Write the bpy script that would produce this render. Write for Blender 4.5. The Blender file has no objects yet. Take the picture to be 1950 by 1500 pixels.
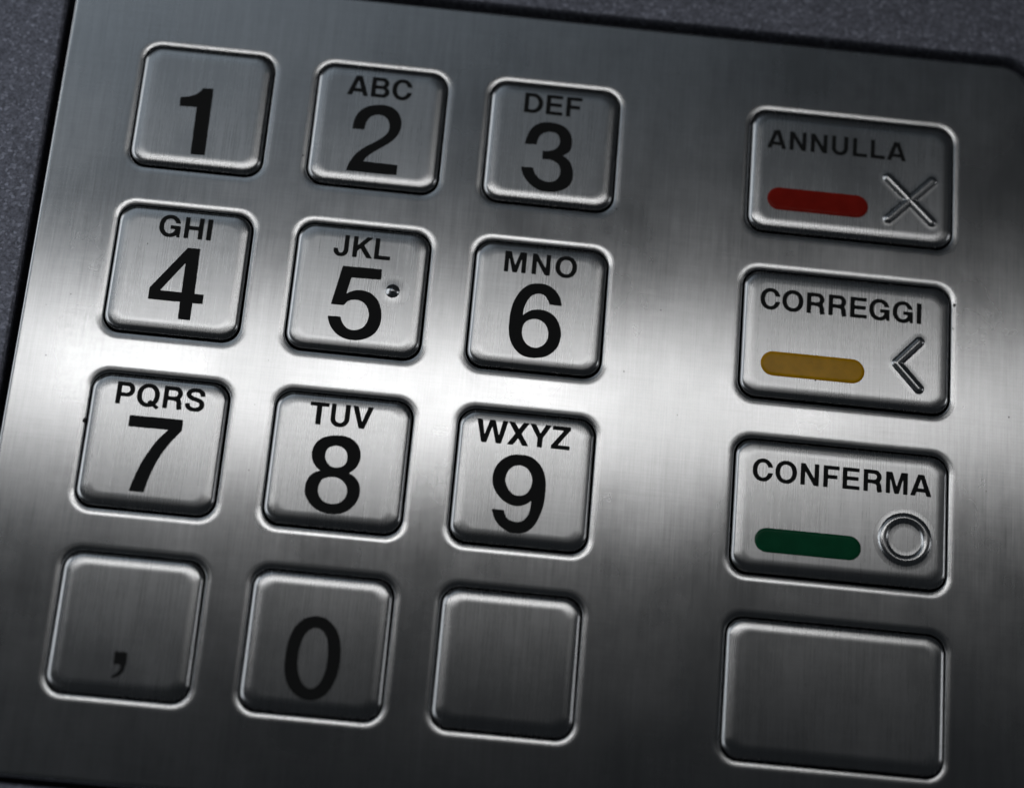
import bpy, bmesh, math, random
import numpy as np
from mathutils import Vector, Matrix
from mathutils.geometry import tessellate_polygon

random.seed(7)
MM = 0.001
scene = bpy.context.scene
COL = scene.collection

# ------------------------------------------------------------------ camera
# Pose fitted to the key grid (20 mm pitch).  Plate frame: u right, v towards the
# lower key rows, w into the plate, origin at the centre of the "5" key, in mm.
F_PX, IMG_W, IMG_H = 3883.01, 1950.0, 1500.0
ROT = np.array([[0.9947554765, -0.0846793924, -0.0573667364],
                [0.0987021214, 0.9418216585, 0.3212940318],
                [0.0268222514, -0.3252712163, 0.9452402883]])
TR = np.array([-17.0415902, -11.4933906, 226.6198643])
CAM_UVW = -ROT.T @ TR
S = np.diag([1.0, -1.0, -1.0])
Mw = S @ ROT @ S
loc = -Mw.T @ (S @ TR) * MM
cam_data = bpy.data.cameras.new('camera')
cam = bpy.data.objects.new('camera', cam_data)
COL.objects.link(cam)
m4 = Matrix([list(r) + [0] for r in Mw.T] + [[0, 0, 0, 1]])
m4.translation = Vector(loc)
cam.matrix_world = m4
cam_data.sensor_width = 36.0
cam_data.sensor_fit = 'HORIZONTAL'
cam_data.lens = F_PX / IMG_W * 36.0
cam_data.clip_start = 0.01
cam_data.clip_end = 20.0
cam_data.dof.use_dof = True
cam_data.dof.focus_distance = 0.2245
cam_data.dof.aperture_fstop = 11.0
scene.camera = cam

# ------------------------------------------------------------------ light
world = bpy.data.worlds.new('World')
scene.world = world
world.use_nodes = True
bg = world.node_tree.nodes['Background']
bg.inputs['Color'].default_value = (0.80, 0.90, 1.0, 1)
bg.inputs['Strength'].default_value = 0.017


def area(name, pos_mm, target_mm, sx, sy, power, color, roll=0.0):
    ld = bpy.data.lights.new(name, 'AREA')
    ld.shape = 'RECTANGLE'
    ld.size, ld.size_y = sx * MM, sy * MM
    ld.energy = power
    ld.color = color
    o = bpy.data.objects.new(name, ld)
    COL.objects.link(o)
    p = Vector(pos_mm) * MM
    o.location = p
    d = Vector(target_mm) * MM - p
    q = d.to_track_quat('-Z', 'Y')
    q.rotate(Matrix.Rotation(math.radians(roll), 3, d.normalized()).to_quaternion())
    o.rotation_euler = q.to_euler()
    return o


# bright slot of daylight above the machine, and the dimmer sky beyond it
area('window_light', (-45, 329, 1000), (-45, -10, 0), 620, 58, 0.46, (1.0, 0.995, 0.985), -4.6)
area('side_sky_light', (-440, 640, 1000), (0, 0, 0), 820, 440, 0.36, (0.74, 0.87, 1.0))
area('left_daylight', (-1300, 250, 700), (0, 0, 0), 1500, 900, 5.0, (0.90, 0.95, 1.0))
area('right_daylight', (1400, 250, 700), (20, 0, 0), 330, 260, 0.7, (0.95, 0.97, 1.0))

scene.view_settings.view_transform = 'Standard'
scene.view_settings.look = 'None'
scene.view_settings.exposure = 0.0
scene.view_settings.gamma = 1.0
scene.view_settings.use_curve_mapping = False
scene.cycles.use_denoising = True
scene.cycles.denoiser = 'OPENIMAGEDENOISE'
scene.cycles.denoising_input_passes = 'RGB_ALBEDO_NORMAL'
scene.cycles.denoising_prefilter = 'ACCURATE'
scene.cycles.sample_clamp_indirect = 0.6
scene.cycles.glossy_bounces = 2


# ------------------------------------------------------------------ pixels -> plate
def inv(x, y, h=0.0):
    """photo pixel -> (x, y) in mm on the plane h mm above the plate, y up."""
    d = ROT.T @ np.array([(x - 975) / F_PX, (y - 750) / F_PX, 1.0])
    s = (-h - CAM_UVW[2]) / d[2]
    q = CAM_UVW + s * d
    return np.array([q[0], -q[1]])


# ------------------------------------------------------------------ materials
def nodes_of(name):
    m = bpy.data.materials.new(name)
    m.use_nodes = True
    nt = m.node_tree
    b = nt.nodes['Principled BSDF']
    return m, nt, b


def nd(nt, kind, **kw):
    n = nt.nodes.new(kind)
    for k, v in kw.items():
        setattr(n, k, v)
    return n


def math_node(nt, op, a, b=None, c=None, clamp=False):
    n = nd(nt, 'ShaderNodeMath', operation=op, use_clamp=clamp)
    for i, v in enumerate((a, b, c)):
        if v is None:
            continue
        if isinstance(v, (int, float)):
            n.inputs[i].default_value = v
        else:
            nt.links.new(v, n.inputs[i])
    return n.outputs[0]


def maprange(nt, val, a, b, c, d):
    n = nd(nt, 'ShaderNodeMapRange')
    nt.links.new(val, n.inputs[0])
    for i, v in enumerate((a, b, c, d)):
        n.inputs[i + 1].default_value = v
    return n.outputs[0]


def brushed_steel(name, r0, w0):
    m, nt, b = nodes_of(name)
    L = nt.links.new
    geo = nd(nt, 'ShaderNodeNewGeometry')
    info = nd(nt, 'ShaderNodeObjectInfo')
    off = nd(nt, 'ShaderNodeVectorMath', operation='SCALE')
    off.inputs[0].default_value = (0.37, 0.61, 0.13)
    L(info.outputs['Random'], off.inputs['Scale'])
    add = nd(nt, 'ShaderNodeVectorMath', operation='ADD')
    L(geo.outputs['Position'], add.inputs[0])
    L(off.outputs[0], add.inputs[1])
    pos = add.outputs[0]

    def noise(scale, detail=3.0, rough=0.6, rot=0.0):
        mp = nd(nt, 'ShaderNodeMapping')
        mp.inputs['Scale'].default_value = scale
        mp.inputs['Rotation'].default_value = (0, 0, rot)
        L(pos, mp.inputs['Vector'])
        n = nd(nt, 'ShaderNodeTexNoise')
        n.inputs['Scale'].default_value = 1.0
        n.inputs['Detail'].default_value = detail
        n.inputs['Roughness'].default_value = rough
        L(mp.outputs[0], n.inputs['Vector'])
        return n.outputs[0]

    fine = noise((6500, 150, 150), 3.0, 0.65)
    mid = noise((1500, 60, 60), 2.0, 0.6)
    grain = noise((3500, 3500, 3500), 2.0, 0.7)
    cross = noise((110, 5200, 110), 2.0, 0.6, rot=0.06)
    smudge = noise((70, 55, 60), 4.0, 0.6)
    hair = noise((90, 6500, 90), 1.0, 0.5, rot=-0.11)
    hair2 = noise((7000, 120, 120), 1.0, 0.5, rot=0.35)
    streak = math_node(nt, 'ADD', math_node(nt, 'MULTIPLY', fine, 0.70),
                       math_node(nt, 'MULTIPLY', mid, 0.30))
    # small dark specks of grit, sparse
    vor = nd(nt, 'ShaderNodeTexVoronoi', feature='F1')
    vor.inputs['Scale'].default_value = 210.0
    L(pos, vor.inputs['Vector'])
    sepc = nd(nt, 'ShaderNodeSeparateColor')
    L(vor.outputs['Color'], sepc.inputs[0])
    rad = maprange(nt, sepc.outputs[0], 0.62, 1.0, 0.0, 0.030)
    speck = math_node(nt, 'LESS_THAN', vor.outputs['Distance'], rad)

    val = math_node(nt, 'ADD', maprange(nt, streak, 0.32, 0.68, 0.53, 0.66),
                    maprange(nt, cross, 0.35, 0.65, -0.018, 0.018))
    val = math_node(nt, 'ADD', val, maprange(nt, grain, 0.3, 0.7, -0.015, 0.015))
    val = math_node(nt, 'ADD', val, maprange(nt, smudge, 0.3, 0.7, -0.015, 0.015))
    val = math_node(nt, 'ADD', val, maprange(nt, hair, 0.70, 0.80, 0.0, 0.05))
    val = math_node(nt, 'ADD', val, maprange(nt, hair2, 0.72, 0.80, 0.0, 0.06))
    val = math_node(nt, 'MULTIPLY', val, maprange(nt, speck, 0, 1, 1.0, 0.12))
    comb = nd(nt, 'ShaderNodeCombineColor')
    L(val, comb.inputs[0])
    L(math_node(nt, 'MULTIPLY', val, 1.005), comb.inputs[1])
    L(math_node(nt, 'MULTIPLY', val, 1.015), comb.inputs[2])
    gl = nd(nt, 'ShaderNodeBsdfAnisotropic', distribution='BECKMANN')
    L(comb.outputs[0], gl.inputs['Color'])
    rgh = math_node(nt, 'ADD', maprange(nt, streak, 0.3, 0.7, r0, r0 + 0.025),
                    maprange(nt, smudge, 0.3, 0.7, -0.015, 0.015))
    L(rgh, gl.inputs['Roughness'])
    gl.inputs['Anisotropy'].default_value = -0.63
    tan = nd(nt, 'ShaderNodeCombineXYZ')
    tan.inputs[0].default_value = 1.0
    L(tan.outputs[0], gl.inputs['Tangent'])
    bump = nd(nt, 'ShaderNodeBump')
    bump.inputs['Strength'].default_value = 0.25
    bump.inputs['Distance'].default_value = 0.000012
    L(streak, bump.inputs['Height'])
    wav = nd(nt, 'ShaderNodeBump')
    wav.inputs['Strength'].default_value = 0.2
    wav.inputs['Distance'].default_value = 0.00006
    L(smudge, wav.inputs['Height'])
    L(wav.outputs[0], bump.inputs['Normal'])
    L(bump.outputs[0], gl.inputs['Normal'])
    # wider second lobe: the coarser scratches and grime
    g2 = nd(nt, 'ShaderNodeBsdfAnisotropic', distribution='BECKMANN')
    L(comb.outputs[0], g2.inputs['Color'])
    g2.inputs['Roughness'].default_value = 0.34
    g2.inputs['Anisotropy'].default_value = -0.5
    L(tan.outputs[0], g2.inputs['Tangent'])
    L(bump.outputs[0], g2.inputs['Normal'])
    mx0 = nd(nt, 'ShaderNodeMixShader')
    L(maprange(nt, smudge, 0.32, 0.68, w0, w0 + 0.20), mx0.inputs[0])
    L(gl.outputs[0], mx0.inputs[1])
    L(g2.outputs[0], mx0.inputs[2])
    # pressed and rounded edges are not brushed: grainy, even finish
    g3 = nd(nt, 'ShaderNodeBsdfAnisotropic', distribution='BECKMANN')
    L(comb.outputs[0], g3.inputs['Color'])
    g3.inputs['Roughness'].default_value = 0.24
    sep = nd(nt, 'ShaderNodeSeparateXYZ')
    L(geo.outputs['Normal'], sep.inputs[0])
    edge = maprange(nt, sep.outputs[2], 0.9999, 0.9975, 0.0, 0.68)
    mx = nd(nt, 'ShaderNodeMixShader')
    L(edge, mx.inputs[0])
    L(mx0.outputs[0], mx.inputs[1])
    L(g3.outputs[0], mx.inputs[2])
    out = nt.nodes['Material Output']
    L(mx.outputs[0], out.inputs['Surface'])
    nt.nodes.remove(b)
    return m


def ink(name, col):
    m, nt, b = nodes_of(name)
    geo = nd(nt, 'ShaderNodeNewGeometry')
    n = nd(nt, 'ShaderNodeTexNoise')
    n.inputs['Scale'].default_value = 2500.0
    n.inputs['Detail'].default_value = 3.0
    nt.links.new(geo.outputs['Position'], n.inputs['Vector'])
    mix = nd(nt, 'ShaderNodeMix', data_type='RGBA')
    nt.links.new(n.outputs[0], mix.inputs[0])
    mix.inputs[6].default_value = (*[c * 0.7 for c in col], 1)
    mix.inputs[7].default_value = (*[c * 1.3 for c in col], 1)
    nt.links.new(mix.outputs[2], b.inputs['Base Color'])
    b.inputs['Roughness'].default_value = 0.55
    b.inputs['Specular IOR Level'].default_value = 0.25
    return m


def gloss_paint(name, col):
    m, nt, b = nodes_of(name)
    geo = nd(nt, 'ShaderNodeNewGeometry')
    n = nd(nt, 'ShaderNodeTexNoise')
    n.inputs['Scale'].default_value = 700.0
    n.inputs['Detail'].default_value = 4.0
    nt.links.new(geo.outputs['Position'], n.inputs['Vector'])
    mix = nd(nt, 'ShaderNodeMix', data_type='RGBA')
    nt.links.new(maprange(nt, n.outputs[0], 0.3, 0.7, 0, 1), mix.inputs[0])
    mix.inputs[6].default_value = (*[c * 0.88 for c in col], 1)
    mix.inputs[7].default_value = (*[c * 1.1 for c in col], 1)
    nt.links.new(mix.outputs[2], b.inputs['Base Color'])
    b.inputs['Roughness'].default_value = 0.12
    b.inputs['Specular IOR Level'].default_value = 0.08
    return m


def speckled_paint():
    m, nt, b = nodes_of('speckled_grey_paint')
    L = nt.links.new
    geo = nd(nt, 'ShaderNodeNewGeometry')

    def noise(s, d, r=0.6):
        n = nd(nt, 'ShaderNodeTexNoise')
        n.inputs['Scale'].default_value = s
        n.inputs['Detail'].default_value = d
        n.inputs['Roughness'].default_value = r
        L(geo.outputs['Position'], n.inputs['Vector'])
        return n.outputs[0]
    a = noise(2600.0, 3.0, 0.7)
    c = noise(900.0, 2.0)
    vor = nd(nt, 'ShaderNodeTexVoronoi')
    vor.inputs['Scale'].default_value = 3200.0
    L(geo.outputs['Position'], vor.inputs['Vector'])
    sepc = nd(nt, 'ShaderNodeSeparateColor')
    L(vor.outputs['Color'], sepc.inputs[0])
    flake = maprange(nt, sepc.outputs[0], 0.80, 1.0, 0.0, 1.0)
    val = math_node(nt, 'ADD', maprange(nt, a, 0.3, 0.7, 0.14, 0.38),
                    maprange(nt, c, 0.3, 0.7, -0.02, 0.02))
    val = math_node(nt, 'ADD', val, math_node(nt, 'MULTIPLY', flake, 0.26))
    comb = nd(nt, 'ShaderNodeCombineColor')
    L(math_node(nt, 'MULTIPLY', val, 0.95), comb.inputs[0])
    L(math_node(nt, 'MULTIPLY', val, 0.97), comb.inputs[1])
    L(math_node(nt, 'MULTIPLY', val, 1.16), comb.inputs[2])
    L(comb.outputs[0], b.inputs['Base Color'])
    b.inputs['Metallic'].default_value = 0.8
    b.inputs['Roughness'].default_value = 0.50
    bump = nd(nt, 'ShaderNodeBump')
    bump.inputs['Strength'].default_value = 0.5
    bump.inputs['Distance'].default_value = 0.00008
    L(a, bump.inputs['Height'])
    L(bump.outputs[0], b.inputs['Normal'])
    return m


def plain(name, col, rough):
    m, nt, b = nodes_of(name)
    geo = nd(nt, 'ShaderNodeNewGeometry')
    n = nd(nt, 'ShaderNodeTexNoise')
    n.inputs['Scale'].default_value = 900.0
    nt.links.new(geo.outputs['Position'], n.inputs['Vector'])
    nt.links.new(maprange(nt, n.outputs[0], 0, 1, rough - 0.1, rough + 0.1), b.inputs['Roughness'])
    b.inputs['Base Color'].default_value = (*col, 1)
    return m


M_STEEL = brushed_steel('brushed_plate_steel', 0.225, 0.18)
M_KEY = brushed_steel('brushed_key_steel', 0.262, 0.28)
M_INK = ink('black_print', (0.008, 0.008, 0.008))
M_RED = gloss_paint('red_enamel', (0.34, 0.018, 0.011))
M_YEL = gloss_paint('amber_enamel', (0.80, 0.40, 0.010))
M_GRN = gloss_paint('green_enamel', (0.008, 0.105, 0.045))
M_PANEL = speckled_paint()
M_BLACK = plain('black_rubber', (0.006, 0.006, 0.006), 0.7)


# ------------------------------------------------------------------ mesh helpers
def new_obj(name, verts, faces, mat, parent=None, normals=None, smooth=True, loc=(0, 0, 0)):
    me = bpy.data.meshes.new(name)
    me.from_pydata([tuple(np.array(v) * MM) for v in verts], [], faces)
    me.materials.append(mat)
    me.update()
    if smooth:
        me.polygons.foreach_set('use_smooth', [True] * len(me.polygons))
    if normals is not None:
        me.normals_split_custom_set_from_vertices([tuple(n) for n in normals])
    o = bpy.data.objects.new(name, me)
    COL.objects.link(o)
    o.location = Vector(loc) * MM
    if parent is not None:
        o.parent = parent
    return o


def rrect(a, b, r, seg=10, cx=0.0, cy=0.0):
    """rounded rectangle, counter-clockwise; points and outward directions"""
    pts, dirs = [], []
    for (sx, sy, a0) in ((1, 1, 0), (-1, 1, 90), (-1, -1, 180), (1, -1, 270)):
        for i in range(seg + 1):
            t = math.radians(a0 + 90.0 * i / seg)
            d = (math.cos(t), math.sin(t))
            pts.append((cx + sx * (a - r) + r * d[0], cy + sy * (b - r) + r * d[1]))
            dirs.append(d)
    return pts, dirs


def profile(tab, n=26):
    """tab: (distance from edge, tilt in degrees) from inside to edge ->
       list of (distance, depth, tilt)"""
    d = np.array([t[0] for t in tab]); th = np.array([t[1] for t in tab])
    s = np.linspace(0, 1, 400) ** 0.7
    dd = d[0] + (d[-1] - d[0]) * s
    tt = np.interp(-dd, -d, th)
    z = np.zeros_like(dd)
    for i in range(1, len(dd)):
        tm = min(0.5 * (tt[i] + tt[i - 1]), 86.0)
        z[i] = z[i - 1] + abs(dd[i - 1] - dd[i]) * math.tan(math.radians(tm))
    idx = np.unique(np.linspace(0, len(dd) - 1, n).astype(int))
    return [(dd[i], z[i], tt[i]) for i in idx]


CAP_PROF = profile([(1.60, 0.0), (1.38, 0.9), (1.05, 2.9), (0.65, 5.6), (0.42, 10.0),
                    (0.22, 28.0), (0.08, 60.0), (0.0, 86.0)])
CAP_TOP = 0.42


def cap_height(x, y, a, b):
    """depth of the key top below its flat, at local x, y"""
    r = 1.6
    qx, qy = abs(x) - (a - r), abs(y) - (b - r)
    if qx > 0 and qy > 0:
        d = r - math.hypot(qx, qy)
    else:
        d = r - max(qx, qy)
    ds = [p[0] for p in CAP_PROF][::-1]
    zs = [p[1] for p in CAP_PROF][::-1]
    return float(np.interp(d, ds, zs))


def make_cap(name, cx, cy, a, b, parent):
    verts, faces, nrm = [], [], []
    rings = [(d, CAP_TOP - z, th) for d, z, th in CAP_PROF]
    n = None
    for d, z, th in rings + [(0.0, -2.6, 90.0)]:
        pts, dirs = rrect(a - d, b - d, 1.85 - 0.5 * d)
        n = len(pts)
        s, c = math.sin(math.radians(th)), math.cos(math.radians(th))
        for p, q in zip(pts, dirs):
            verts.append((p[0], p[1], z)); nrm.append((q[0] * s, q[1] * s, c))
    faces.append(list(range(n)))
    for k in range(len(rings)):
        for i in range(n):
            j = (i + 1) % n
            faces.append([k * n + i, (k + 1) * n + i, (k + 1) * n + j, k * n + j])
    return new_obj(name, verts, faces, M_KEY, parent, nrm, loc=(cx, cy, 0))


# ------------------------------------------------------------------ lettering
def catmull(pts):
    """closed contour of (x, y[, 1=corner]) -> dense polyline"""
    n = len(pts)
    out = []
    for i in range(n):
        p1, p2 = pts[i], pts[(i + 1) % n]
        c1, c2 = len(p1) > 2, len(p2) > 2
        a1, a2 = np.array(p1[:2], float), np.array(p2[:2], float)
        if c1 and c2:
            out.append(a1); continue
        a0 = np.array(pts[i - 1][:2], float) if not c1 else a1 - (a2 - a1) * 0.5
        a3 = np.array(pts[(i + 2) % n][:2], float) if not c2 else a2 + (a2 - a1) * 0.5
        for t in np.linspace(0, 1, 6)[:-1]:
            out.append(0.5 * ((2 * a1) + (a2 - a0) * t + (2 * a0 - 5 * a1 + 4 * a2 - a3) * t * t
                              + (3 * a1 - a0 - 3 * a2 + a3) * t ** 3))
    return out


def inside(poly, X, Y):
    """non-zero winding test on a pixel grid"""
    w = np.zeros(X.shape, int)
    P = np.asarray(poly, float)
    Q = np.roll(P, -1, 0)
    for (x0, y0), (x1, y1) in zip(P, Q):
        side = (x1 - x0) * (Y - y0) - (X - x0) * (y1 - y0)
        w += ((y0 <= Y) & (y1 > Y) & (side > 0)).astype(int)
        w -= ((y0 > Y) & (y1 <= Y) & (side < 0)).astype(int)
    return w != 0


def ellipse(cx, cy, rx, ry, e=2.12, n=72):
    t = np.linspace(0, 2 * math.pi, n, endpoint=False)
    c, s = np.cos(t), np.sin(t)
    return np.stack([cx + rx * np.sign(c) * abs(c) ** (2 / e),
                     cy + ry * np.sign(s) * abs(s) ** (2 / e)], 1)


def box(x0, y0, x1, y1):
    return np.array([(x0, y0), (x1, y0), (x1, y1), (x0, y1)], float)


def dshape(x0, y0, x1, y1, rx):
    t = np.linspace(-math.pi / 2, math.pi / 2, 30)
    cy, ry = (y0 + y1) / 2, (y1 - y0) / 2
    return np.array([(x0, y1), (x0, y0)] + [(x1 - rx + rx * math.cos(a), cy + ry * math.sin(a)) for a in t])


def stroke(pts, w):
    P = np.array(pts, float)
    n = len(P)
    D = []
    for i in range(n - 1):
        a0, a1, a2, a3 = P[max(i - 1, 0)], P[i], P[i + 1], P[min(i + 2, n - 1)]
        for t in np.linspace(0, 1, 6)[:-1]:
            D.append(0.5 * ((2 * a1) + (a2 - a0) * t + (2 * a0 - 5 * a1 + 4 * a2 - a3) * t * t
                            + (3 * a1 - a0 - 3 * a2 + a3) * t ** 3))
    D.append(P[-1])
    D = np.array(D)
    T = np.gradient(D, axis=0)
    T /= np.linalg.norm(T, axis=1)[:, None]
    N = np.stack([-T[:, 1], T[:, 0]], 1)
    # the letter's stems are a little heavier than its horizontals
    ww = w * (0.90 + 0.16 * abs(T[:, 1]))[:, None]
    return np.concatenate([D + N * ww / 2, (D - N * ww / 2)[::-1]])


W_, H_ = 0.192, 0.158
# letter: (bbox left, bbox right in thousandths, shapes added, shapes cut)
def glyph(ch):
    A, C = [], []
    if ch == 'A':
        A = [[(0, 0), (.345, 1), (.605, 1), (.95, 0), (.742, 0), (.68, .195), (.27, .195), (.208, 0)]]
        C = [[(.475, .81), (.322, .35), (.628, .35)]]
    elif ch == 'B':
        A = [dshape(0, .46, .775, 1, .27), dshape(0, 0, .826, .56, .29)]
        C = [dshape(W_, .46 + H_ - .03, .59, 1 - H_, .13), dshape(W_, H_, .635, .56 - H_ + .03, .14)]
    elif ch == 'C':
        A = [ellipse(.455, .5, .455, .526)]
        C = [ellipse(.455, .5, .455 - .196, .526 - H_ - .005), box(.47, .375, 1.2, .655)]
    elif ch == 'D':
        A = [dshape(0, 0, .848, 1, .45)]; C = [dshape(W_, H_, .848 - W_, 1 - H_, .29)]
    elif ch == 'E':
        A = [box(0, 0, W_, 1), box(0, 1 - H_, .745, 1), box(0, .43, .705, .585), box(0, 0, .76, H_)]
    elif ch == 'F':
        A = [box(0, 0, W_, 1), box(0, 1 - H_, .71, 1), box(0, .415, .62, .57)]
    elif ch == 'G':
        A = [ellipse(.465, .5, .465, .526)]
        C = [ellipse(.465, .5, .27, .363), box(.50, .40, 1.2, .665), box(.90, -.1, 1.2, .5)]
    elif ch == 'H':
        A = [box(0, 0, W_, 1), box(.808 - W_, 0, .808, 1), box(0, .425, .808, .59)]
    elif ch == 'I':
        A = [box(0, 0, .205, 1)]
    elif ch == 'J':
        A = [box(.643 - W_, .3, .643, 1), ellipse(.3215, .29, .3215, .315), box(0, .28, .185, .34)]
        C = [ellipse(.3215, .32, .3215 - W_, .19), box(.186, .29, .643 - W_, 1.2), box(-.1, .34, .186, 1.2)]
    elif ch == 'K':
        A = [box(0, 0, W_, 1), [(.17, .27), (.17, .53), (.60, 1), (.85, 1)], [(.46, .62), (.884, 0), (.645, 0), (.315, .47)]]
    elif ch == 'L':
        A = [box(0, 0, W_, 1), box(0, 0, .706, .165)]
    elif ch == 'M':
        A = [[(0, 0), (0, 1), (.275, 1), (.4845, .30), (.694, 1), (.969, 1), (.969, 0), (.787, 0), (.787, .79),
              (.575, 0), (.394, 0), (.182, .79), (.182, 0)]]
    elif ch == 'N':
        A = [[(0, 0), (0, 1), (.20, 1), (.628, .31), (.628, 1), (.815, 1), (.815, 0), (.615, 0), (.187, .69), (.187, 0)]]
    elif ch in 'OQ':
        A = [ellipse(.48, .5, .48, .526)]; C = [ellipse(.48, .5, .285, .363)]
    elif ch == 'P':
        A = [box(0, 0, W_, 1), dshape(0, .355, .767, 1, .30)]; C = [dshape(W_, .355 + H_, .767 - W_, 1 - H_, .15)]
    elif ch == 'R':
        A = [box(0, 0, W_, 1), dshape(0, .39, .80, 1, .29)]; C = [dshape(W_, .39 + H_, .80 - W_, 1 - H_, .14)]
    elif ch == 'S':
        A = [stroke([(.725, .69), (.68, .84), (.56, .925), (.41, .945), (.25, .92), (.135, .84), (.108, .73), (.16, .63),
                     (.31, .555), (.50, .505), (.66, .435), (.722, .31), (.69, .17), (.57, .08), (.41, .055), (.24, .085),
                     (.125, .185), (.095, .315)], .182)]
    elif ch == 'T':
        A = [box(0, 1 - H_, .813, 1), box(.306, 0, .506, 1)]
    elif ch == 'U':
        A = [box(0, .36, W_ + .005, 1), box(.806 - W_ - .005, .36, .806, 1), ellipse(.403, .37, .403, .396)]
        C = [ellipse(.403, .37, .206, .225), box(.197, .37, .609, 1.2)]
    elif ch == 'V':
        A = [[(0, 1), (.212, 1), (.438, .25), (.664, 1), (.876, 1), (.545, 0), (.33, 0)]]
    elif ch == 'W':
        A = [[(0, 1), (.205, 1), (.338, .28), (.535, 1), (.75, 1), (.947, .28), (1.08, 1), (1.285, 1), (1.05, 0), (.85, 0),
              (.6425, .76), (.435, 0), (.235, 0)]]
    elif ch == 'X':
        A = [[(.01, 1), (.25, 1), (.89, 0), (.645, 0)], [(.64, 1), (.87, 1), (.237, 0), (0, 0)]]
    elif ch == 'Y':
        A = [[(0, 1), (.225, 1), (.4445, .585), (.664, 1), (.889, 1), (.542, .40), (.542, 0), (.347, 0), (.347, .40)]]
    elif ch == 'Z':
        A = [box(.03, 1 - H_, .77, 1), box(0, 0, .78, H_), [(0, .13), (.535, .87), (.77, .87), (.235, .13)]]
    return A, C


def extra(ch):
    """pieces added after the cuts (tails and bars that cross an opening)"""
    if ch == 'G':
        return [box(.50, .375, .93, .525), box(.795, 0, .93, .5)]
    if ch == 'Q':
        return [np.array([(.60, .30), (.985, .0), (.885, -.10), (.49, .20)])]
    if ch == 'R':
        return [stroke([(.40, .465), (.60, .43), (.685, .32), (.70, .16), (.735, -.001)], .185)]
    return []


SIDE = dict(A=(20, 702, 722), B=(76, 669, 722), C=(44, 684, 722), D=(76, 685, 722), E=(76, 621, 667), F=(76, 587, 611),
            G=(44, 713, 778), H=(71, 651, 722), I=(64, 214, 278), J=(22, 484, 556), K=(87, 722, 722), L=(76, 583, 611),
            M=(69, 765, 833), N=(69, 654, 722), O=(44, 734, 778), P=(76, 627, 667), Q=(44, 737, 778), R=(76, 677, 722),
            S=(39, 629, 667), T=(14, 598, 611), U=(72, 651, 722), V=(19, 648, 667), W=(6, 929, 944), X=(14, 653, 667),
            Y=(15, 653, 667), Z=(25, 586, 611))


def contours(F, x0, y0, step):
    """marching squares at 0.5, returns closed polylines in real units"""
    ny, nx = F.shape
    seg = {}

    def pt(a, b):
        (i, j), (k, l) = a, b
        fa, fb = F[i, j], F[k, l]
        t = (0.5 - fa) / (fb - fa)
        return (x0 + (j + (l - j) * t) * step, y0 + (i + (k - i) * t) * step)
    act = ((F[:-1, :-1] > .5).astype(int) + (F[:-1, 1:] > .5) * 2 + (F[1:, 1:] > .5) * 4 + (F[1:, :-1] > .5) * 8)
    TAB = {1: [(3, 0)], 2: [(0, 1)], 3: [(3, 1)], 4: [(1, 2)], 5: [(3, 2), (1, 0)], 6: [(0, 2)], 7: [(3, 2)],
           8: [(2, 3)], 9: [(2, 0)], 10: [(0, 3), (2, 1)], 11: [(2, 1)], 12: [(1, 3)], 13: [(1, 0)], 14: [(0, 3)]}
    for i, j in zip(*np.nonzero((act > 0) & (act < 15))):
        E = [((i, j), (i, j + 1)), ((i, j + 1), (i + 1, j + 1)), ((i + 1, j), (i + 1, j + 1)), ((i, j), (i + 1, j))]
        for a, b in TAB[int(act[i, j])]:
            seg[E[a]] = E[b]
    out = []
    while seg:
        k0 = next(iter(seg))
        loop, k = [], k0
        while k in seg:
            loop.append(pt(*k)); k = seg.pop(k)
        if len(loop) > 6:
            out.append(np.array(loop))
    return out


def simplify(P, tol):
    """closed Douglas-Peucker"""
    n = len(P)
    far = int(np.argmax(((P - P[0]) ** 2).sum(1)))
    keep = {0, far}
    stack = [(0, far), (far, n)]
    while stack:
        a, b = stack.pop()
        if b - a < 2:
            continue
        p, q = P[a], P[b % n]
        d = q - p
        L = np.hypot(*d) + 1e-12
        mid = P[a + 1:b]
        dist = abs(d[0] * (mid[:, 1] - p[1]) - d[1] * (mid[:, 0] - p[0])) / L
        k = int(np.argmax(dist))
        if dist[k] > tol:
            m = a + 1 + k
            keep.add(m); stack += [(a, m), (m, b)]
    return P[sorted(keep)]


def blur(F, n=2):
    for _ in range(n):
        F = (np.roll(F, 1, 0) + 2 * F + np.roll(F, -1, 0)) / 4
        F = (np.roll(F, 1, 1) + 2 * F + np.roll(F, -1, 1)) / 4
    return F


def outline(add, cut, more, step, soft=2, heavy=False):
    allp = np.concatenate([np.asarray(p, float) for p in add + more])
    x0, y0 = allp.min(0) - 6 * step
    x1, y1 = allp.max(0) + 6 * step
    X, Y = np.meshgrid(np.arange(x0, x1, step), np.arange(y0, y1, step))
    F = np.zeros(X.shape, bool)
    for p in add:
        F |= inside(p, X, Y)
    for p in cut:
        F &= ~inside(p, X, Y)
    for p in more:
        F |= inside(p, X, Y)
    if heavy:
        F = F | np.roll(F, 1, 0) | np.roll(F, -1, 0) | np.roll(F, 1, 1) | np.roll(F, -1, 1)
    return contours(blur(F.astype(float), soft), x0, y0, step)


_cache = {}


def letter_loops(ch):
    if ch not in _cache:
        A, C = glyph(ch)
        _cache[ch] = [simplify(l, .004) for l in outline(list(A), list(C), extra(ch), .011, 2, True)]
    return _cache[ch]


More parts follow.
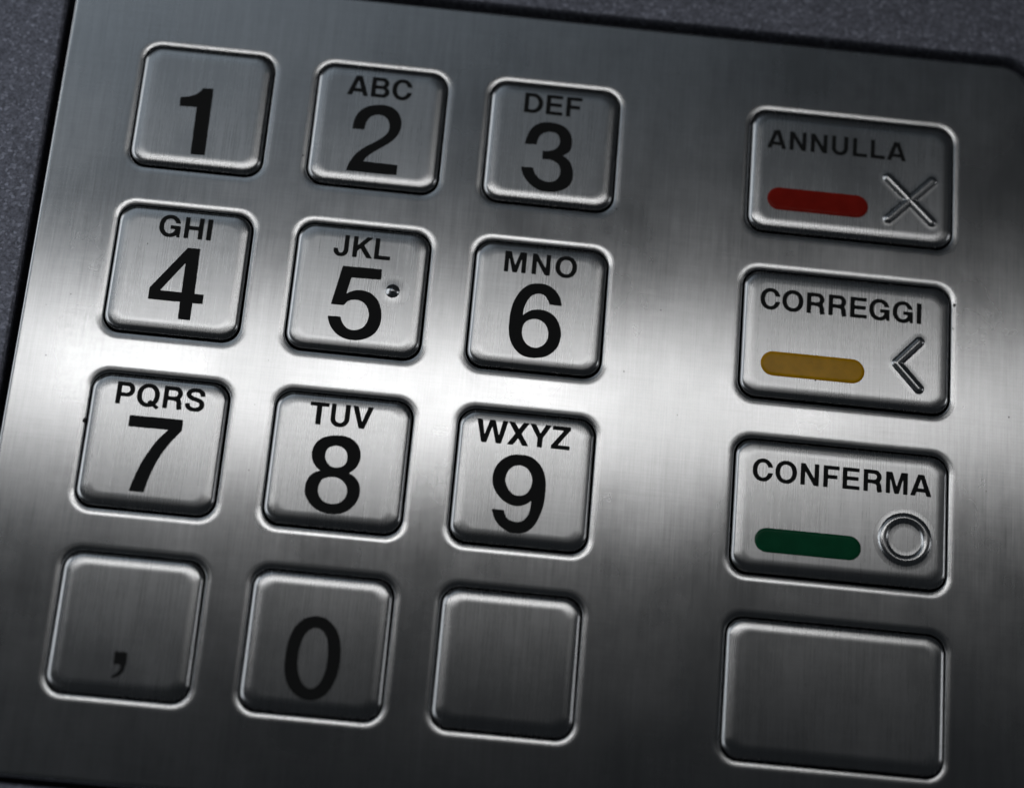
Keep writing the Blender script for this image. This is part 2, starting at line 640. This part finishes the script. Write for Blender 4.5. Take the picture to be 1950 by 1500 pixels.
def print_mesh(name, loops, a, b, parent):
    """loops (local mm) -> thin ink film following the key top"""
    groups = []
    areas = [0.5 * np.sum(l[:, 0] * np.roll(l[:, 1], -1) - np.roll(l[:, 0], -1) * l[:, 1]) for l in loops]
    outer = [i for i, l in enumerate(loops) if not any(k != i and abs(areas[k]) > abs(areas[i]) and
             inside(loops[k], np.array([[l[0, 0]]]), np.array([[l[0, 1]]]))[0, 0] for k in range(len(loops)))]
    for i in outer:
        holes = [k for k in range(len(loops)) if k not in outer and
                 inside(loops[i], np.array([[loops[k][0, 0]]]), np.array([[loops[k][0, 1]]]))[0, 0]]
        groups.append([i] + holes)
    verts, faces = [], []
    for g in groups:
        base = len(verts)
        lists = [[Vector((x, y, 0)) for x, y in loops[i]] for i in g]
        flat = [p for l in lists for p in l]
        for t in tessellate_polygon(lists):
            p, q, r = (flat[k] for k in t)
            if (q - p).cross(r - p).z < 0:
                t = (t[0], t[2], t[1])
            faces.append([base + k for k in t])
        for p in flat:
            verts.append((p.x, p.y, CAP_TOP - cap_height(p.x, p.y, a, b) + 0.022))
    return new_obj(name, verts, faces, M_INK, parent, smooth=False)


def word_loops(word, crop, L, R, base, top, cx, cy):
    ox, oy, sc = crop
    P = [inv(ox + q[0] / sc, oy + q[1] / sc, CAP_TOP) - (cx, cy) for q in (L, R, base, top)]
    ul, ur, vb, vt = P[0][0], P[1][0], P[2][1], P[3][1]
    cap = vt - vb
    em = cap / 0.718
    pos, x = [], 0.0
    for ch in word:
        l, r, w = SIDE[ch]
        pos.append(x + l / 1000); x += w / 1000
    first, last = pos[0], pos[-1] + (SIDE[word[-1]][1] - SIDE[word[-1]][0]) / 1000
    track = ((ur - ul) / em - (last - first)) / max(len(word) - 1, 1)
    loops = []
    for i, ch in enumerate(word):
        gx = ul + (pos[i] - first + i * track) * em
        for l in letter_loops(ch):
            loops.append(np.stack([gx + l[:, 0] * cap, vb + l[:, 1] * cap], 1))
    return loops


def traced_loops(conts, crop, cx, cy):
    ox, oy, sc = crop
    polys = [np.array([inv(ox + p[0] / sc, oy + p[1] / sc, CAP_TOP) - (cx, cy) for p in catmull(c)]) for c in conts]
    return [simplify(l, .006) for l in outline(polys[:1], polys[1:], [], .028, 1, True)]


# outlines of the numerals, read off the photograph (crop pixels; third value 1 = corner)
DIGITS = {
 '1': ((230, 60, 5), [[(785, 543, 1), (882, 550, 1), (797, 1177, 1), (665, 1167, 1), (725, 720, 1), (562, 708, 1), (570, 628, 1), (640, 622), (700, 607), (745, 583), (772, 560)]]),
 '2': ((560, 90, 5), [[(497, 1172, 1), (972, 1218, 1), (982, 1125, 1), (655, 1088, 1), (690, 1045), (760, 995), (850, 945), (930, 895), (990, 830), (1018, 760), (1018, 690), (990, 625), (940, 580), (870, 557), (790, 553), (710, 565), (640, 600), (595, 650), (570, 710), (557, 773, 1), (667, 783, 1), (680, 730), (705, 685), (745, 655), (800, 643), (855, 655), (893, 690), (910, 740), (905, 790), (880, 830), (830, 870), (760, 910), (680, 950), (600, 1005), (545, 1070), (515, 1120)]]),
 '3': ((890, 120, 5), [[(548, 768, 1), (565, 715), (595, 650), (640, 600), (705, 572), (780, 568), (860, 582), (930, 615), (975, 665), (995, 735), (990, 800), (965, 850), (905, 885, 1), (950, 915), (985, 965), (1002, 1030), (1000, 1100), (975, 1160), (925, 1200), (855, 1222), (780, 1227), (700, 1215), (630, 1180), (570, 1125), (530, 1060), (513, 990, 1), (623, 997, 1), (640, 1050), (675, 1095), (725, 1125), (785, 1137), (840, 1120), (875, 1080), (888, 1030), (878, 985), (850, 950), (805, 925), (760, 915), (715, 917, 1), (720, 840, 1), (770, 842), (820, 830), (860, 805), (882, 765), (880, 715), (855, 675), (810, 658), (765, 657), (720, 670), (685, 700), (668, 735), (658, 775, 1)]]),
 '4': ((180, 360, 5), [[(890, 562, 1), (1005, 574, 1), (950, 1000, 1), (1037, 1008, 1), (1027, 1093, 1), (932, 1085, 1), (908, 1246, 1), (795, 1237, 1), (815, 1072, 1), (510, 1043, 1), (525, 938, 1)], [(870, 700, 1), (830, 985, 1), (620, 965, 1)]]),
 '5': ((520, 390, 5), [[(667, 582, 1), (1035, 618, 1), (1027, 713, 1), (745, 690, 1), (695, 850, 1), (740, 828), (800, 815), (865, 820), (930, 845), (985, 895), (1018, 965), (1030, 1045), (1020, 1125), (985, 1200), (930, 1250), (860, 1278), (785, 1288), (700, 1277), (620, 1238), (560, 1175), (532, 1110), (523, 1058, 1), (640, 1066, 1), (655, 1115), (685, 1160), (725, 1187), (775, 1195), (830, 1183), (875, 1150), (903, 1100), (914, 1040), (900, 980), (868, 935), (820, 908), (765, 902), (715, 915), (670, 955, 1), (553, 942, 1)]]),
 '6': ((870, 430, 5), [[(997, 763, 1), (985, 700), (955, 640), (905, 590), (840, 560), (765, 551), (690, 563), (625, 603), (572, 670), (530, 755), (508, 850), (497, 950), (500, 1040), (520, 1115), (560, 1180), (620, 1230), (690, 1252), (765, 1255), (840, 1243), (910, 1205), (960, 1145), (985, 1070), (987, 1000), (965, 920), (920, 855), (855, 815), (785, 800), (715, 805), (660, 830), (627, 857, 1), (635, 795), (660, 730), (700, 675), (745, 650), (790, 645), (835, 663), (865, 700), (883, 748, 1)], [(745, 885), (800, 900), (845, 940), (870, 1000), (868, 1065), (840, 1120), (795, 1152), (745, 1163), (690, 1147), (645, 1105), (620, 1045), (620, 985), (640, 930), (685, 895)]]),
 '7': ((130, 690, 5), [[(587, 502, 1), (1093, 548, 1), (1080, 650, 1), (1010, 720), (940, 800), (870, 895), (810, 1000), (760, 1110), (715, 1235, 1), (577, 1222, 1), (620, 1110), (680, 985), (750, 870), (840, 750), (900, 690), (955, 640, 1), (573, 605, 1)]]),
 '8': ((480, 720, 5), [[(800, 547), (880, 553), (950, 580), (1003, 630), (1030, 700), (1030, 765), (1010, 820), (975, 865), (920, 905, 1), (975, 940), (1010, 990), (1025, 1050), (1015, 1130), (980, 1195), (925, 1250), (855, 1283), (775, 1293), (690, 1280), (610, 1245), (545, 1185), (508, 1110), (503, 1045), (520, 980), (555, 925), (600, 895), (652, 880, 1), (610, 840), (580, 790), (570, 735), (580, 670), (615, 610), (670, 570), (735, 552)], [(800, 640), (855, 655), (895, 690), (910, 745), (900, 800), (865, 838), (810, 853), (755, 843), (715, 805), (695, 755), (700, 705), (730, 660)], [(770, 938), (830, 953), (880, 995), (905, 1050), (900, 1110), (870, 1160), (815, 1192), (755, 1198), (690, 1180), (645, 1135), (625, 1075), (635, 1015), (665, 965), (715, 942)]]),
 '9': ((840, 760, 5), [[(483, 1045, 1), (597, 1055, 1), (608, 1100), (635, 1140), (680, 1163), (730, 1170), (780, 1155), (820, 1115), (845, 1060), (862, 962, 1), (830, 985), (780, 1007), (725, 1015), (655, 1000), (590, 960), (535, 900), (500, 830), (490, 755), (505, 680), (545, 610), (605, 560), (680, 532), (760, 530), (840, 545), (905, 585), (955, 645), (983, 715), (995, 800), (990, 900), (975, 1000), (945, 1090), (900, 1180), (845, 1240), (780, 1270), (705, 1275), (630, 1255), (560, 1205), (510, 1135)], [(740, 627), (800, 643), (845, 690), (870, 755), (862, 820), (835, 875), (795, 910), (745, 920), (690, 908), (645, 865), (615, 800), (612, 745), (635, 685), (680, 642)]]),
 '0': ((430, 1070, 4.838), [[(840, 500), (920, 520), (990, 580), (1035, 660), (1055, 760), (1055, 870), (1035, 1000), (1000, 1100), (945, 1190), (880, 1245), (790, 1272), (700, 1255), (625, 1205), (570, 1130), (545, 1035), (542, 930), (560, 800), (590, 690), (640, 595), (710, 530), (775, 505)], [(825, 603), (880, 620), (920, 670), (940, 740), (942, 840), (930, 950), (900, 1050), (850, 1130), (790, 1166), (730, 1145), (685, 1080), (660, 980), (662, 880), (680, 780), (720, 680), (770, 625)]]),
 ',': ((70, 1040, 4.838), [[(722, 967, 1), (832, 978, 1), (825, 1060), (800, 1140), (755, 1190), (690, 1212, 1), (687, 1192, 1), (735, 1165), (768, 1125), (775, 1088, 1), (705, 1080, 1)]]),
}
C1 = {k: v[0] for k, v in DIGITS.items()}
FA, FB, FC = (1400, 180, 4.432), (1390, 490, 4.432), (1380, 820, 4.432)
WORDS = {  # crop, left, right, baseline and cap-top points
 'ABC': (C1['2'], (505, 448), (1118, 460), (727, 471), (745, 285)),
 'DEF': (C1['3'], (537, 470), (1097, 345), (755, 490), (765, 305)),
 'GHI': (C1['4'], (617, 360), (1105, 490), (850, 466), (880, 268)),
 'JKL': (C1['5'], (575, 440), (1110, 525), (755, 495), (768, 297)),
 'MNO': (C1['6'], (447, 432), (1143, 390), (447, 432), (465, 238)),
 'PQRS': (C1['7'], (445, 387), (1293, 415), (445, 387), (482, 180)),
 'TUV': (C1['8'], (557, 250), (1160, 275), (610, 437), (565, 222)),
 'WXYZ': (C1['9'], (350, 182), (1222, 475), (910, 455), (850, 232)),
 'ANNULLA': (FA, (270, 445), (1440, 570), (455, 465), (460, 312)),
 'CORREGGI': (FB, (260, 350), (1613, 565), (652, 467), (660, 297)),
 'CONFERMA': (FC, (238, 330), (1743, 565), (640, 452), (645, 272)),
}


# ------------------------------------------------------------------ relief on the keys
def seg_dist(X, Y, p, q):
    px, py = p; dx, dy = q[0] - p[0], q[1] - p[1]
    t = np.clip(((X - px) * dx + (Y - py) * dy) / (dx * dx + dy * dy), 0, 1)
    return np.hypot(X - px - t * dx, Y - py - t * dy)


def relief(name, dist, bounds, hfun, reach, mat, parent, step=0.07):
    """raised patch: height hfun(distance) over the key's flat top, trimmed to its reach"""
    x0, y0, x1, y1 = bounds
    xs, ys = np.arange(x0, x1 + step, step), np.arange(y0, y1 + step, step)
    X, Y = np.meshgrid(xs, ys)
    Hh = hfun(dist(X, Y))
    gy, gx = np.gradient(Hh, step)
    ok = dist(X, Y) < reach
    idx = -np.ones(X.shape, int)
    verts, nrm, faces = [], [], []
    cell = ok[:-1, :-1] | ok[1:, :-1] | ok[:-1, 1:] | ok[1:, 1:]
    for i, j in zip(*np.nonzero(cell)):
        f = []
        for a, b in ((i, j), (i, j + 1), (i + 1, j + 1), (i + 1, j)):
            if idx[a, b] < 0:
                idx[a, b] = len(verts)
                verts.append((X[a, b], Y[a, b], CAP_TOP + 0.004 + Hh[a, b]))
                n = np.array([-gx[a, b], -gy[a, b], 1.0]); nrm.append(n / np.linalg.norm(n))
            f.append(int(idx[a, b]))
        faces.append(f)
    return new_obj(name, verts, faces, mat, parent, nrm)


def ridge(hw, hgt, foot):
    """rounded ridge of half width hw with a soft pressed foot"""
    def f(d):
        core = hgt * np.sqrt(np.clip(1 - (d / hw) ** 2.5, 0, 1))
        return core + 0.035 * np.clip(1 - d / foot, 0, 1) ** 2
    return f


def pill(name, crop, L, R, T, B, cx, cy, mat, parent):
    ox, oy, sc = crop
    l, r, t, b = (inv(ox + q[0] / sc, oy + q[1] / sc, CAP_TOP) - (cx, cy) for q in (L, R, T, B))
    hw = (t[1] - b[1]) / 2
    ym = (l[1] + r[1]) / 2
    p, q = np.array((l[0] + hw, ym)), np.array((r[0] - hw, ym))
    verts, nrm, faces = [], [], []
    seg = 18
    ring_d = [0.0, .05, .12, .22, .36, .55, .8, hw * 0.999]
    n = 0
    for d in ring_d:
        rr = hw - d
        z = 0.03 + 0.075 * (1 - (1 - min(d / 0.32, 1.0)) ** 2.0)
        slope = 0.075 * 2.0 / 0.32 * (1 - min(d / 0.32, 1.0))
        pts, dirs = [], []
        for c0, a0 in ((q, -90), (p, 90)):
            for i in range(seg + 1):
                a = math.radians(a0 + 180 * i / seg)
                dirs.append((math.cos(a), math.sin(a))); pts.append(c0 + rr * np.array(dirs[-1]))
        n = len(pts)
        for pt_, dr in zip(pts, dirs):
            verts.append((pt_[0], pt_[1], CAP_TOP + z))
            v = np.array((dr[0] * slope, dr[1] * slope, 1.0)); nrm.append(v / np.linalg.norm(v))
    for k in range(len(ring_d) - 1):
        for i in range(n):
            j = (i + 1) % n
            faces.append([k * n + i, k * n + j, (k + 1) * n + j, (k + 1) * n + i])
    faces.append([(len(ring_d) - 1) * n + i for i in range(n)])
    skirt = len(verts)
    for i in range(n):
        x, y, z = verts[i]
        verts.append((x, y, CAP_TOP - 0.05)); nrm.append(nrm[i])
    for i in range(n):
        j = (i + 1) % n
        faces.append([skirt + i, skirt + j, j, i])
    return new_obj(name, verts, faces, mat, parent, nrm)


# ------------------------------------------------------------------ geometry of the keypad
HOLE_A, HOLE_B = 15.102 / 2, 15.26 / 2
FN_X, FN_A, FN_B, FN_DY = 54.65, 23.709 / 2, 15.32 / 2, -0.30
GAP = 0.18
PL, PR, PT, PB = -36.5, 75.6, 36.5, -56.6
ROWS = [20.0, 0.0, -20.0, -40.0]
holes = []
for r in range(4):
    for c in range(3):
        holes.append(((c - 1) * 20.0, ROWS[r], HOLE_A, HOLE_B))
    holes.append((FN_X, ROWS[r] + FN_DY, FN_A, FN_B))

keypad = bpy.data.objects.new('keypad', None)
COL.objects.link(keypad)
keypad['label'] = 'brushed steel cash machine keypad with numbered keys and coloured function keys'
keypad['category'] = 'keypad'

# face plate: one sheet, sixteen openings with softly drawn-in lips
LIP = profile([(0.95, 0.0), (0.80, 0.8), (0.60, 2.4), (0.40, 4.8), (0.18, 8.5), (0.10, 20.0), (0.05, 55.0), (0.0, 86.0)], 16)
EDGE = profile([(0.55, 0.0), (0.35, 6.0), (0.18, 25.0), (0.06, 55.0), (0.0, 86.0)], 10)
verts, faces, nrm = [], [], []


def ring_stack(cx, cy, a, b, r, prof, sign, depth):
    """prof rings; sign +1 opening (normals lean inward), -1 outer edge"""
    first = None
    n = 0
    rows_ = [(d, -z, t) for d, z, t in prof] + [(0.0, -depth, 90.0)]
    for k, (d, z, t) in enumerate(rows_):
        e = d * sign
        pts, dirs = rrect(a + e, b + e, r + e * 0.8, 10, cx, cy)
        n = len(pts)
        base = len(verts)
        if first is None:
            first = base
        s, c = math.sin(math.radians(t)), math.cos(math.radians(t))
        for p, q in zip(pts, dirs):
            verts.append((p[0], p[1], z)); nrm.append((-sign * q[0] * s, -sign * q[1] * s, c))
        if k:
            for i in range(n):
                j = (i + 1) % n
                f = [base - n + i, base - n + j, base + j, base + i]
                faces.append(f if sign > 0 else f[::-1])
    return list(range(first, first + n))


loops_idx = [ring_stack((PL + PR) / 2, (PT + PB) / 2, (PR - PL) / 2, (PT - PB) / 2, 3.6, EDGE, -1, 2.2)]
for (cx, cy, a, b) in holes:
    loops_idx.append(ring_stack(cx, cy, a, b, 2.05, LIP, 1, 1.6))
flat_idx = [i for l in loops_idx for i in l]
lists = [[Vector((verts[i][0], verts[i][1], 0)) for i in l] for l in loops_idx]
for t in tessellate_polygon(lists):
    p, q, r_ = (Vector(verts[flat_idx[k]]) for k in t)
    if (q - p).cross(r_ - p).z < 0:
        t = (t[0], t[2], t[1])
    faces.append([flat_idx[k] for k in t])
new_obj('faceplate', verts, faces, M_STEEL, keypad, nrm)

# dark body under the plate, seen through the gaps
pts, _ = rrect((PR - PL) / 2 + 0.2, (PT - PB) / 2 + 0.2, 3.6, 8, (PL + PR) / 2, (PT + PB) / 2)
n = len(pts)
vb_ = [(x, y, -2.3) for x, y in pts] + [(x, y, -9.0) for x, y in pts]
fb_ = [list(range(n)), list(range(2 * n - 1, n - 1, -1))] + [[i, n + i, n + (i + 1) % n, (i + 1) % n] for i in range(n)]
new_obj('housing', vb_, fb_, M_BLACK, keypad, smooth=False)

KEYS = [['1', '2', '3', 'ANNULLA'], ['4', '5', '6', 'CORREGGI'], ['7', '8', '9', 'CONFERMA'], [',', '0', '', '-']]
LET = {'2': 'ABC', '3': 'DEF', '4': 'GHI', '5': 'JKL', '6': 'MNO', '7': 'PQRS', '8': 'TUV', '9': 'WXYZ'}
KLAB = {'': 'blank square steel key beside the zero key', '-': 'blank wide steel key below the green striped key',
        ',': 'square steel key printed with a comma', '1': 'square steel key printed with 1 alone',
        '0': 'square steel key printed with 0 alone',
        '5': 'square steel key printed 5 and JKL with a raised dot',
        'ANNULLA': 'wide steel key reading ANNULLA with red bar and raised cross',
        'CORREGGI': 'wide steel key reading CORREGGI with amber bar and raised arrow',
        'CONFERMA': 'wide steel key reading CONFERMA with green bar and raised ring'}

for r in range(4):
    for c in range(4):
        k = KEYS[r][c]
        if c < 3:
            cx, cy, a, b = (c - 1) * 20.0, ROWS[r], HOLE_A - GAP, HOLE_B - GAP
        else:
            cx, cy, a, b = FN_X, ROWS[r] + FN_DY, FN_A - GAP, FN_B - GAP
        key = make_cap('key', cx, cy, a, b, keypad)
        key['label'] = KLAB.get(k) or 'square steel key printed %s and %s' % (k, LET[k])
        key.rotation_euler = (math.radians(random.uniform(-.12, .12)), math.radians(random.uniform(-.12, .12)), 0)
        if k in DIGITS:
            crop, conts = DIGITS[k]
            print_mesh('comma_print' if k == ',' else 'digit_print', traced_loops(conts, crop, cx, cy), a, b, key)
        w = LET.get(k) or (k if k in WORDS else None)
        if w:
            print_mesh('letter_print' if c < 3 else 'word_print', word_loops(w, *WORDS[w], cx, cy), a, b, key)

        def loc_of(crop, q):
            return inv(crop[0] + q[0] / crop[2], crop[1] + q[1] / crop[2], CAP_TOP) - (cx, cy)
        if k == '5':
            d0 = loc_of(C1['5'], (1138, 822))
            dome = lambda d: (np.sqrt(np.clip(1.10 ** 2 - d ** 2, 0.795 ** 2, None)) - 0.795) + 0.03 * np.clip(1 - d / 1.6, 0, 1) ** 2
            relief('raised_dot', lambda X, Y: np.hypot(X - d0[0], Y - d0[1]), (d0[0] - 2, d0[1] - 2, d0[0] + 2, d0[1] + 2),
                   dome, 1.9, M_KEY, key, 0.05)
        if k == 'ANNULLA':
            e = [loc_of(FA, q) for q in ((1290, 705), (1655, 1080), (1660, 735), (1290, 1050))]
            dist = lambda X, Y: np.minimum(seg_dist(X, Y, e[0], e[1]), seg_dist(X, Y, e[2], e[3]))
            xs, ys = [q[0] for q in e], [q[1] for q in e]
            relief('raised_cross', dist, (min(xs) - 1.1, min(ys) - 1.1, max(xs) + 1.1, max(ys) + 1.1),
                   ridge(.54, .22, 1.1), 1.05, M_KEY, key, 0.06)
            pill('colour_bar', FA, (270, 870), (1122, 955), (700, 815), (690, 1002), cx, cy, M_RED, key)
        if k == 'CORREGGI':
            e = [loc_of(FB, q) for q in ((1597, 715), (1405, 893), (1592, 1110))]
            dist = lambda X, Y: np.minimum(seg_dist(X, Y, e[0], e[1]), seg_dist(X, Y, e[1], e[2]))
            xs, ys = [q[0] for q in e], [q[1] for q in e]
            relief('raised_arrow', dist, (min(xs) - 1.1, min(ys) - 1.1, max(xs) + 1.1, max(ys) + 1.1),
                   ridge(.54, .22, 1.1), 1.05, M_KEY, key, 0.06)
            pill('colour_bar', FB, (258, 885), (1135, 970), (700, 828), (690, 1032), cx, cy, M_YEL, key)
        if k == 'CONFERMA':
            o0 = loc_of(FC, (1520, 917))
            relief('raised_ring', lambda X, Y: abs(np.hypot(X - o0[0], Y - o0[1]) - 2.38),
                   (o0[0] - 3.6, o0[1] - 3.6, o0[0] + 3.6, o0[1] + 3.6), ridge(.52, .20, 1.1), 1.05, M_KEY, key, 0.06)
            pill('colour_bar', FC, (252, 905), (1150, 1005), (700, 855), (690, 1060), cx, cy, M_GRN, key)

# grit lying on the plate and keys: (pixel x, y, radius mm, height of the surface mm)
GRIT = [(1188, 707, .11, 0), (161, 800, .26, -.02), (88, 580, .07, 0), (135, 560, .06, 0), (577, 296, .10, 0),
        (598, 345, .06, 0), (1817, 581, .16, -.02), (1815, 626, .10, -.02), (1819, 560, .08, 0), (1921, 794, .09, 0),
        (1878, 935, .08, 0), (816, 1305, .13, -.02), (796, 434, .09, -.02), (1174, 398, .09, 0), (474, 895, .07, 0),
        (485, 770, .06, 0), (511, 686, .06, 0), (1290, 790, .06, 0), (1705, 1265, .06, 0), (1240, 455, .05, 0),
        (281, 464, .07, CAP_TOP), (176, 868, .07, CAP_TOP), (372, 304, .06, CAP_TOP), (629, 590, .05, CAP_TOP),
        (1567, 626, .06, CAP_TOP), (1553, 724, .12, CAP_TOP), (1534, 1303, .06, CAP_TOP), (1150, 345, .05, CAP_TOP)]
verts, faces = [], []
for x, y, rad, h in GRIT:
    c0 = inv(x, y, h)
    base = len(verts)
    k = 7
    ph, st = random.uniform(0, 6), random.uniform(0.6, 1.5)
    for i in range(k):
        t = ph + 2 * math.pi * i / k
        rr = rad * random.uniform(0.6, 1.15)
        verts.append((c0[0] + rr * math.cos(t), c0[1] + rr * st * math.sin(t), h + 0.01))
    verts.append((c0[0], c0[1], h + 0.01 + rad * 0.5))
    faces += [[base + i, base + (i + 1) % k, base + k] for i in range(k)]
grit = new_obj('grit', verts, faces, plain('dark_grit', (0.02, 0.018, 0.015), 0.85), keypad, smooth=False)
grit['kind'] = 'stuff'

# ------------------------------------------------------------------ the machine's panel around it
verts, faces, nrm = [], [], []
PZ = 0.55
BEV = profile([(0.45, 0.0), (0.25, 20.0), (0.1, 55.0), (0.0, 86.0)], 8)
g = 0.68
cxp, cyp = (PL + PR) / 2, (PT + PB) / 2
inner = ring_stack(cxp, cyp, (PR - PL) / 2 + g, (PT - PB) / 2 + g, 3.9, BEV, 1, 6.0)
ob = [(-130, -150), (170, -150), (170, 120), (-130, 120)]
oi = []
for x, y in ob:
    oi.append(len(verts)); verts.append((x, y, 0)); nrm.append((0, 0, 1))
flat_idx = oi + inner
for t in tessellate_polygon([[Vector((verts[i][0], verts[i][1], 0)) for i in l] for l in (oi, inner)]):
    p, q, r_ = (Vector(verts[flat_idx[k]]) for k in t)
    if (q - p).cross(r_ - p).z < 0:
        t = (t[0], t[2], t[1])
    faces.append([flat_idx[k] for k in t])
low = []
for x, y in ob:
    low.append(len(verts)); verts.append((x, y, -9.5)); nrm.append((0, 0, 1))
for i in range(4):
    j = (i + 1) % 4
    faces.append([oi[i], low[i], low[j], oi[j]])
panel = new_obj('machine_panel', [(x, y, z + PZ) for x, y, z in verts], faces, M_PANEL, None, nrm)
panel['label'] = 'dark grey speckled panel of the cash machine framing the steel keypad'
panel['category'] = 'panel'
